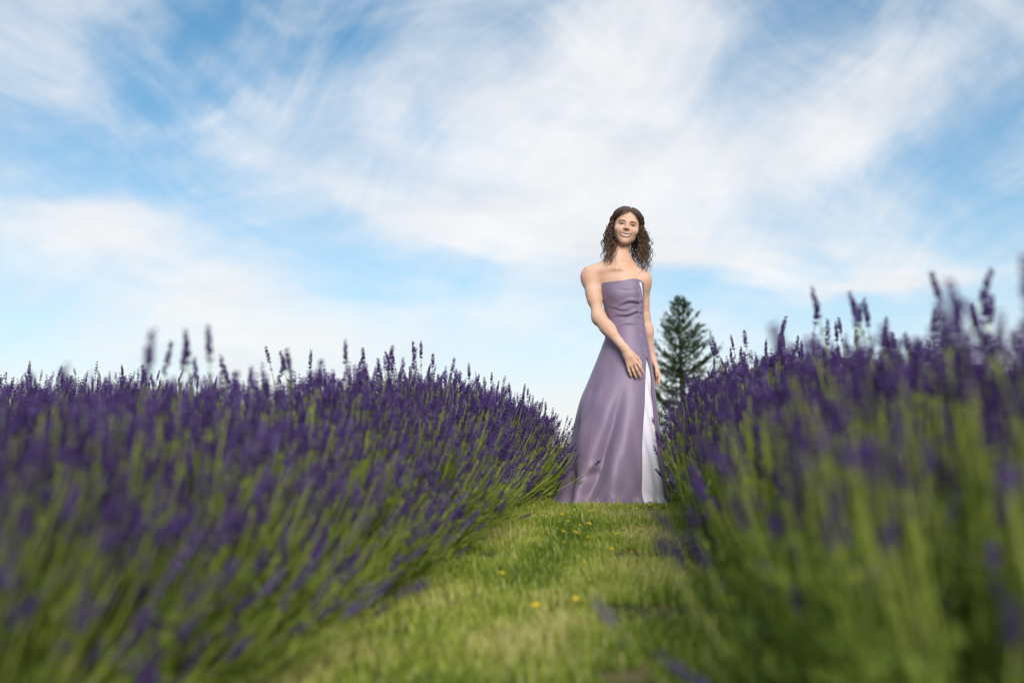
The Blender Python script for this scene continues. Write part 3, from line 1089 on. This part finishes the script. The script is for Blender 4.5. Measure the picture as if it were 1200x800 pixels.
def hair_push(P, gap):
    """move points of person space out of the skin"""
    P = np.array(P, float)
    for _ in range(3):
        i = np.clip(((P - BODY_LO) / BODY_H).astype(int), 1, np.array(BODY_D.shape) - 2)
        d = BODY_D[i[:, 0], i[:, 1], i[:, 2]]
        G = np.stack([BODY_D[i[:, 0] + 1, i[:, 1], i[:, 2]] - BODY_D[i[:, 0] - 1, i[:, 1], i[:, 2]],
                      BODY_D[i[:, 0], i[:, 1] + 1, i[:, 2]] - BODY_D[i[:, 0], i[:, 1] - 1, i[:, 2]],
                      BODY_D[i[:, 0], i[:, 1], i[:, 2] + 1] - BODY_D[i[:, 0], i[:, 1], i[:, 2] - 1]], -1)
        G /= np.maximum(np.linalg.norm(G, axis=1, keepdims=True), 1e-6)
        P += G * np.maximum(gap - d, 0)[:, None]
    return P


# --- face pieces, set on the surface of the face
M['lip'] = material('lips', [(0.0, (0.36, 0.125, 0.11)), (1.0, (0.43, 0.16, 0.135))], attr=None, noise=(60.0, 0.3), rough=0.65, spec=0.12)
M['tooth'] = material('teeth', [(0.0, (0.82, 0.78, 0.73)), (1.0, (0.86, 0.82, 0.77))], attr=None, noise=(40.0, 0.3), rough=0.25, spec=0.5)
M['brow'] = material('brow_hair', [(0.0, (0.045, 0.026, 0.018)), (1.0, (0.09, 0.055, 0.038))], attr=None, noise=(90.0, 0.3), rough=0.7)
M['eye_white'] = material('eye_white', [(0.0, (0.38, 0.35, 0.33)), (1.0, (0.46, 0.43, 0.41))], attr=None, noise=(50.0, 0.3), rough=0.2, spec=0.5)
M['iris'] = material('iris', [(0.0, (0.020, 0.013, 0.009)), (1.0, (0.05, 0.032, 0.02))], attr=None, noise=(300.0, 0.3), rough=0.15, spec=0.5)


def tube_piece(name, pts, rad, mat, parent, sides=8):
    V, F = tubes(to_person(pts)[None], np.asarray(rad)[None], sides)
    return add(name, mesh_np(name, V, F, mat, smooth=True), parent)


xs = np.linspace(-0.034, 0.034, 21)
opn = 0.0072 * np.sqrt(np.clip(1 - (xs / 0.0342) ** 2, 0, 1))
yy = front_y(xs, smile(xs))
fat = np.sqrt(np.clip(1 - (xs / 0.0355) ** 2, 0.02, 1))
tube_piece('upper_lip', np.stack([xs, yy - 0.0005, smile(xs) + opn - 0.0004], -1), 0.0006 + 0.0021 * fat, M['lip'], body)
tube_piece('lower_lip', np.stack([xs, yy - 0.0005, smile(xs) - opn - 0.0022], -1), 0.0006 + 0.0030 * fat, M['lip'], body)
tx = np.linspace(-0.031, 0.031, 25)
top = smile(tx) + 0.0076 * np.sqrt(np.clip(1 - (tx / 0.0335) ** 2, 0, 1))
bot = smile(tx) - 0.0060 * np.sqrt(np.clip(1 - (tx / 0.0335) ** 2, 0, 1))
ty = front_y(tx, smile(tx)) + 0.0014 + 0.0006 * np.abs(np.sin(tx / 0.0075 * np.pi))
TV = np.concatenate([np.stack([tx, ty, top], -1), np.stack([tx, ty + 0.0005, bot], -1)])
TF = [(q, q + 1, 25 + q + 1, 25 + q) for q in range(24)]
add('teeth', mesh_np('teeth', to_person(TV), TF, M['tooth'], smooth=True), body)
for s in (-1, 1):
    # an almond of eye white between narrowed lids, dark iris in front, lash lines above and below
    ex, ez = s * 0.031, 0.0015
    a = np.linspace(0, 2 * np.pi, 25)[:-1]
    px_, pz_ = ex + 0.0125 * np.cos(a), ez + 0.0026 * np.sin(a) + 0.0006 * s * np.cos(a)
    rim = np.stack([px_, front_y(px_, pz_) - 0.0006, pz_], -1)
    cen = np.array([[ex, front_y(np.array([ex]), np.array([ez]))[0] - 0.0012, ez]])
    eye = add('eye', mesh_np('eye', to_person(np.concatenate([rim, cen])), [(q, (q + 1) % 24, 24) for q in range(24)], M['eye_white'], smooth=True), body)
    a8 = np.linspace(0, 2 * np.pi, 17)[:-1]
    ix, iz = ex + 0.0060 * np.cos(a8), ez - 0.0002 + np.clip(0.0047 * np.sin(a8), -0.0024, 0.0024)
    rim = np.stack([ix, front_y(ix, iz) - 0.0016, iz], -1)
    cen = np.array([[ex, front_y(np.array([ex]), np.array([ez]))[0] - 0.0022, ez]])
    add('iris', mesh_np('iris', to_person(np.concatenate([rim, cen])), [(q, (q + 1) % 16, 16) for q in range(16)], M['iris'], smooth=True), eye)
    lx = ex + np.linspace(-0.0145, 0.0145, 11)
    w = (lx - ex) / 0.0145
    lz = ez + 0.0034 * (1 - w ** 2) + 0.0003
    tube_piece('upper_lashes', np.stack([lx, front_y(lx, lz) - 0.0010, lz], -1), 0.0020 * np.sqrt(np.clip(1 - w ** 2, 0.1, 1)), M['brow'], eye, 6)
    lz = ez - 0.0026 * (1 - w ** 2) - 0.0002
    tube_piece('lower_lashes', np.stack([lx, front_y(lx, lz) - 0.0006, lz], -1), 0.0009 * np.sqrt(np.clip(1 - w ** 2, 0.1, 1)), M['brow'], eye, 6)
    bx = s * np.linspace(0.014, 0.050, 13)
    w = (np.abs(bx) - 0.014) / 0.036
    bz = 0.0185 + 0.0055 * np.sin(w * 2.3) - 0.0035 * w
    tube_piece('eyebrow', np.stack([bx, front_y(bx, bz) + 0.0003, bz], -1), 0.0021 * (1 - 0.75 * w ** 2), M['brow'], body, 6)

# --- hair: a close cap and several hundred curling locks from a centre parting
M['hair'] = material('hair', [(0.0, (0.032, 0.018, 0.012)), (0.5, (0.105, 0.060, 0.040)), (1.0, (0.28, 0.18, 0.125))], rough=0.42, spec=0.45)
hair = add('hair', None, person)
CR = np.array([0.074, 0.096, 0.083])
CC = np.array([0.0, 0.015, 0.030])
nu, nv = 48, 28
U, Vv = np.meshgrid(np.linspace(0, 2 * np.pi, nu, endpoint=False), np.linspace(0.0, 2.25, nv), indexing='xy')
dirs = np.stack([np.sin(Vv) * np.sin(U), -np.sin(Vv) * np.cos(U), np.cos(Vv)], -1)
# hair line: high on the forehead, down past the ears, low at the nape
az_ = np.abs((U + np.pi) % (2 * np.pi) - np.pi)
vmax = np.interp(az_, [0, 0.55, 0.95, 1.3, 1.8, np.pi], [0.86, 0.90, 1.12, 1.62, 2.0, 2.25])
Vc = Vv / 2.25 * vmax
dirs = np.stack([np.sin(Vc) * np.sin(U), -np.sin(Vc) * np.cos(U), np.cos(Vc)], -1)
cap = CC + dirs * CR * (1.0 + 0.012 * np.sin(U * 23 + Vc * 5))[..., None]
cap[..., 2] -= 0.004 * np.exp(-((cap[..., 0] - 0.006) / 0.006) ** 2)
i, j = np.meshgrid(np.arange(nv - 1), np.arange(nu), indexing='ij')
a, b = i * nu + j, i * nu + (j + 1) % nu
CF = np.stack([a, a + nu, b + nu, b], -1).reshape(-1, 4)
add('hair_cap', mesh_np('hair_cap', to_person(cap.reshape(-1, 3)), CF, M['hair'], {'tint': np.random.default_rng(1).uniform(0.2, 0.6, nu * nv)}, True), hair)

hr = np.random.default_rng(77)
NL, KS = 460, 76
side = np.where(np.arange(NL) % 2 == 0, -1.0, 1.0)
alpha = np.where(hr.random(NL) < 0.62, hr.uniform(1.16, 1.9, NL), hr.uniform(1.9, 3.1, NL))     # azimuth where the lock leaves the skull
py0 = np.interp(alpha, [1.05, 1.9, 3.14], [-0.058, -0.005, 0.06]) + hr.normal(0, 0.010, NL)
start = np.stack([0.006 + side * 0.004, py0 - 0.015, np.full(NL, 0.0)], -1)
start[:, 1] += 0.015
sdirs = np.stack([start[:, 0] / CR[0], (start[:, 1] - CC[1]) / CR[1], np.zeros(NL)], -1)
sdirs[:, 2] = np.sqrt(np.clip(1 - (sdirs[:, :2] ** 2).sum(1), 0.05, 1))
edirs = np.stack([side * np.sin(alpha), -np.cos(alpha), np.full(NL, -0.12)], -1)
edirs /= np.linalg.norm(edirs, axis=1, keepdims=True)
lift = hr.uniform(1.02, 1.21, NL)
kskull = 16
om = np.arccos(np.clip((sdirs * edirs).sum(1), -1, 1))[:, None]
s_ = np.linspace(0, 1, kskull)[None]
D_ = (np.sin((1 - s_) * om)[..., None] * sdirs[:, None] + np.sin(s_ * om)[..., None] * edirs[:, None]) / np.sin(om)[..., None]
lf = 1.02 + (lift[:, None] - 1.02) * np.clip(s_ * 1.5, 0, 1)
skull = CC + D_ * CR * lf[..., None]
skull = to_person(skull.reshape(-1, 3)).reshape(NL, kskull, 3)
length = (0.13 + 0.145 * hr.random(NL) ** 0.8) * np.where(side > 0, 1.06, 1.0)
kh = KS - kskull
tt = np.linspace(0, 1, kh + 1)[1:][None]
outw = np.stack([side * (hr.uniform(-0.016, 0.034, NL) + 0.03 * (hr.random(NL) < 0.15)), hr.normal(-0.012, 0.020, NL), -np.ones(NL)], -1)
hang = skull[:, -1:] + np.stack([outw[:, :1] * np.sin(tt * 2.2), outw[:, 1:2] * tt, -length[:, None] * tt], -1)
LP = np.concatenate([skull, hang], 1)
arc = np.concatenate([np.zeros((NL, 1)), np.cumsum(np.linalg.norm(np.diff(LP, axis=1), axis=2), 1)], 1)
amp = np.clip((arc - 0.06) / 0.12, 0, 1) * hr.uniform(0.005, 0.016, NL)[:, None]
wl = hr.uniform(0.050, 0.095, NL)[:, None]
phs = hr.uniform(0, 6.28, NL)[:, None] + arc / wl * 6.283 * hr.choice([-1, 1], NL)[:, None]
LP = LP + np.stack([np.cos(phs) * amp, np.sin(phs) * amp, 0.4 * np.sin(phs * 0.5) * amp], -1)
LP = hair_push(LP.reshape(-1, 3), 0.006).reshape(NL, KS, 3)
u01 = np.linspace(0, 1, KS)[None]
lrad = hr.uniform(0.0013, 0.0028, NL)[:, None] * (1 - 0.75 * u01 ** 3) * np.clip(0.5 + u01 * 4, 0, 1)
V, F = tubes(LP, lrad, 4)
T = np.repeat(np.clip(hr.normal(0.34, 0.18, NL)[:, None] + 0.38 * u01 ** 2, 0, 1).ravel(), 4)
o = add('curls', mesh_np('curls', V, F, M['hair'], {'tint': T}, True), hair)
o['kind'] = 'stuff'

# ------------------------------------------------------------------ the dress
def fabric(name, c0, c1, rough, spec, sheen, metal=0.0):
    m = bpy.data.materials.new(name)
    m.use_nodes = True
    g = NG(m.node_tree)
    out = g.n('ShaderNodeOutputMaterial')
    p = g.n('ShaderNodeBsdfPrincipled')
    tc = g.n('ShaderNodeTexCoord')
    nz = g.noise(tc.outputs['Object'], 9.0, 4.0, 0.6)
    g.put(p.inputs['Base Color'], g.ramp(nz, [(0.3, c0), (0.7, c1)]))
    p.inputs['Roughness'].default_value = rough
    p.inputs['Specular IOR Level'].default_value = spec
    p.inputs['Sheen Weight'].default_value = sheen
    p.inputs['Sheen Roughness'].default_value = 0.4
    p.inputs['Metallic'].default_value = metal
    b = g.n('ShaderNodeBump')
    b.inputs['Strength'].default_value = 0.25
    b.inputs['Distance'].default_value = 0.01
    st = g.n('ShaderNodeMapping')
    g.put(st.inputs['Vector'], tc.outputs['Object'])
    st.inputs['Scale'].default_value = (1.0, 1.0, 0.35)
    g.put(b.inputs['Height'], g.noise(st.outputs[0], 16.0, 3.0, 0.5, 0.6))
    g.link(b.outputs[0], p.inputs['Normal'])
    g.link(p.outputs[0], out.inputs[0])
    return m


M['satin'] = fabric('mauve_satin', (0.200, 0.142, 0.222), (0.228, 0.164, 0.248), 0.51, 0.38, 0.28, 0.06)
M['satin_pale'] = fabric('pale_lilac_satin', (0.78, 0.73, 0.83), (0.82, 0.78, 0.86), 0.55, 0.35, 0.2, 0.0)
M['lace'] = material('lace_beads', [(0.0, (0.16, 0.11, 0.20)), (0.6, (0.27, 0.205, 0.32)), (1.0, (0.44, 0.37, 0.49))], rough=0.35, spec=0.5)

EDGE = [(1.255, -.074, .174), (1.225, -.077, .176), (1.15, -.066, .172), (1.03, -.048, .168), (.93, -.054, .183), (.84, -.088, .198), (.70, -.146, .214),
        (.56, -.204, .226), (.29, -.262, .252), (.15, -.287, .262), (.05, -.315, .268), (0.0, -.318, .270)]
zz_ = [e[0] for e in EDGE]
CXF = pchip(zz_, [(e[1] + e[2]) / 2 for e in EDGE])
HWF = pchip(zz_, [(e[2] - e[1]) / 2 for e in EDGE])
RYF = pchip([1.255, 1.225, 1.15, 1.03, .93, .84, .70, .56, .29, .05, 0.0], [.094, .096, .100, .088, .103, .124, .155, .185, .235, .275, .280])
T1F = pchip([.83, .70, .56, .29, .0], [56, 48, 44, 34, 33])
T2F = pchip([.83, .70, .56, .29, .12, .0], [56, 68, 65, 66, 76, 84])


def gauss(x, s):
    return np.exp(-(x / s) ** 2)


def folds(th, z):
    """outward displacement of the cloth (metres) at angle th (degrees, 0 = front, + = picture right) and height z"""
    low = np.clip((0.62 - z) / 0.62, 0, 1)
    d = np.zeros(np.broadcast(th, z).shape)
    # bust
    bz = gauss(z - 1.165, 0.050)
    d += 0.013 * bz * (gauss(th + 22, 24) + gauss(th - 30, 24))
    # cross wrinkles pulled towards the lacing
    for zc, t0, w, a, sl in ((1.112, 30, 38, 0.0075, 0.0004), (1.046, 16, 40, 0.0085, 0.0003), (1.075, -12, 30, 0.004, -0.0003), (0.985, 5, 40, 0.003, 0.0004), (1.19, 10, 30, 0.002, 0.0)):
        zl = zc + sl * (th - t0) + 0.006 * np.sin(th * 0.09 + zc * 40)
        x = (z - zl)
        d += a * gauss(th - t0, w) * (gauss(x - 0.010, 0.011) - 0.9 * gauss(x + 0.005, 0.006))
    # the long crease from the thigh to the train, soft bulge on its left, flat panel on its right
    tc_ = np.interp(z, [0.0, 0.1, 0.29, 0.56, 0.75], [-24, -18, -7, 8, 14])
    x = th - tc_
    cz = np.clip((0.66 - z) / 0.40, 0, 1)
    d += cz * (-0.046 * gauss(x + 4, 7.5) + 0.024 * gauss(x - 14, 13) + 0.020 * gauss(x + 22, 12))
    # hollow with a bright ridge either side where the train is gathered
    tz = np.clip((0.24 - z) / 0.24, 0, 1) ** 1.3
    d += tz * (-0.11 * gauss(th + 52, 11) + 0.055 * gauss(th + 33, 9) + 0.020 * gauss(th + 74, 10))
    # pinched dent on the thigh side and a notch by the lavender
    d += -0.016 * gauss(th + 46, 9) * gauss(z - 0.60, 0.06) + 0.010 * gauss(th + 32, 9) * gauss(z - 0.57, 0.08)
    d += -0.030 * gauss(th + 66, 12) * gauss(z - 0.40, 0.09) + 0.018 * gauss(th + 46, 12) * gauss(z - 0.38, 0.12)
    # small dent low on the front
    d += -0.014 * gauss(th + 24 - (z - 0.17) * 90, 5) * gauss(z - 0.17, 0.028) + 0.010 * gauss(th + 22, 8) * gauss(z - 0.20, 0.03)
    # back and side folds of the skirt
    back = np.clip((np.abs(th) - 85) / 30, 0, 1)
    d += low * 0.022 * back * np.sin(np.radians(th) * 7.0 + 1.0)
    d += low * 0.004 * np.sin(np.radians(th) * 9 + z * 7) + 0.003 * low * np.sin(np.radians(th) * 17 + z * 11)
    # the hem spreads a little over the grass
    d += 0.020 * gauss(z, 0.035) + 0.010 * gauss(z, 0.05) * gauss(th + 86, 22) + gauss(z, 0.05) * (0.010 * np.sin(np.radians(th) * 11 + 0.7) + 0.006 * np.sin(np.radians(th) * 23 + 2.0))
    return d


def dress_point(th, z, off=0.0):
    a = np.radians(th)
    c, w, ry = CXF(z), HWF(z), RYF(z)
    k = folds(th, z) + off
    nx, ny = np.sin(a) / w, -np.cos(a) / ry
    ln = np.sqrt(nx * nx + ny * ny)
    x = c + w * np.sin(a) + nx / ln * k
    y = -ry * np.cos(a) + ny / ln * k
    hem = np.clip(1 - z / 0.25, 0, 1)
    zo = z + hem * (SLOPE * y + 0.012 - 0.0 * z) + 0.012 * gauss(z, 0.06) * np.sin(np.radians(th) * 7 + 0.5 + 2 * np.sin(np.radians(th) * 2))
    return np.stack([x, y, zo], -1)


def grid_mesh(name, TH, Z, mat, off=0.0, wrap=False):
    P = dress_point(TH, Z, off)
    ny, nx = TH.shape
    i, j = np.meshgrid(np.arange(ny - 1), np.arange(nx - 1), indexing='ij')
    a = i * nx + j
    F = np.stack([a, a + 1, a + nx + 1, a + nx], -1).reshape(-1, 4)
    return mesh_np(name, P.reshape(-1, 3), F, mat, smooth=True)


dress = add('dress', None, person)
dress['label'] = 'strapless mauve satin dress with pale side panel'
zrow = np.concatenate([np.linspace(0.0, 0.30, 60), np.linspace(0.306, 0.95, 60), np.linspace(0.954, 1.235, 80)])
u = np.linspace(0, 1, 240)
Zg = np.repeat(zrow[:, None], 240, 1)
t1, t2 = T1F(zrow)[:, None], T2F(zrow)[:, None]
TH = t2 + u[None] * (t1 + 360 - t2)
TH = np.where(TH > 180, TH - 360, TH)
# top edge a little higher beside the lacing
topk = np.clip((Zg - 1.15) / 0.085, 0, 1)
Zt = Zg + topk * (0.014 * gauss(TH - 36, 26) - 0.010 * np.clip((np.abs(TH) - 80) / 60, 0, 1))
gown = add('gown', grid_mesh('gown', TH, Zt, M['satin']), dress)
so = gown.modifiers.new('thickness', 'SOLIDIFY')
so.thickness = 0.004
so.offset = -1.0
# pale panel set into the slit
zp = np.linspace(0.0, 0.84, 120)
up = np.linspace(0, 1, 40)
t1p, t2p = T1F(np.minimum(zp, .83))[:, None] - 7, T2F(np.minimum(zp, .83))[:, None] + 9
THp = t1p + up[None] * (t2p - t1p)
Zp = np.repeat(zp[:, None], 40, 1)
wr = -0.012 + 0.004 * np.sin(THp * 0.35 + Zp * 21) * np.clip(1 - Zp, 0, 1) + 0.003 * np.sin(Zp * 34 + THp * 0.12)
panel = add('panel', grid_mesh('panel', THp, Zp, M['satin_pale'], wr), dress)
panel['label'] = 'pale lilac satin panel in the side slit'
sp = panel.modifiers.new('thickness', 'SOLIDIFY')
sp.thickness = 0.003
# pale lining turned out at the top of the bodice
zl = np.linspace(1.135, 1.232, 24)
ul = np.linspace(0, 1, 8)
wl_ = np.clip((zl - 1.135) / 0.085, 0.02, 1)[:, None] * np.interp(zl, [1.19, 1.232], [1, 0.7])[:, None]
tc_ = np.interp(zl, [1.135, 1.232], [62, 50])[:, None]
lin = add('lining', grid_mesh('lining', tc_ + (ul[None] - 0.5) * 9 * wl_, np.repeat(zl[:, None], 8, 1), M['satin_pale'], 0.003), dress)
lin['label'] = 'pale lilac lining showing at the bodice edge'
# beaded lace down the seam
lr = np.random.default_rng(31)
nb = 950
zb = lr.uniform(0.80, 1.225, nb)
spread = np.interp(zb, [0.80, 0.90, 0.98, 1.06, 1.225], [7, 13, 9, 5, 3.5])
cenb = np.interp(zb, [0.80, 0.90, 1.03, 1.12, 1.225], [55, 50, 47, 50, 46])
thb = cenb + np.clip(lr.normal(0, 0.6, nb), -1.3, 1.3) * spread
pb = dress_point(thb, zb, 0.001)
pn = dress_point(thb, zb, 0.02) - pb
pn /= np.linalg.norm(pn, axis=1, keepdims=True)
A, B = frames(pn)
V, F, T = [], [], []
for q in range(nb):
    s = lr.uniform(0.0014, 0.0036)
    rot = lr.uniform(0, 6.28)
    b0 = len(V)
    m = 6
    for w in range(m):
        a = rot + w * 6.283 / m
        rr = s * (1.0 if w % 2 == 0 else 0.6)
        V.append(pb[q] + A[q] * math.cos(a) * rr + B[q] * math.sin(a) * rr)
    V.append(pb[q] + pn[q] * s * 0.8)
    F += [(b0 + w, b0 + (w + 1) % m, b0 + m) for w in range(m)]
    T += [lr.uniform(0.1, 1.0)] * (m + 1)
lc = add('lace_trim', mesh_np('lace_trim', np.array(V), np.array(F), M['lace'], {'tint': np.array(T)}, True), dress)
lc['kind'] = 'stuff'
lc['label'] = 'beaded lace trim down the side seam'
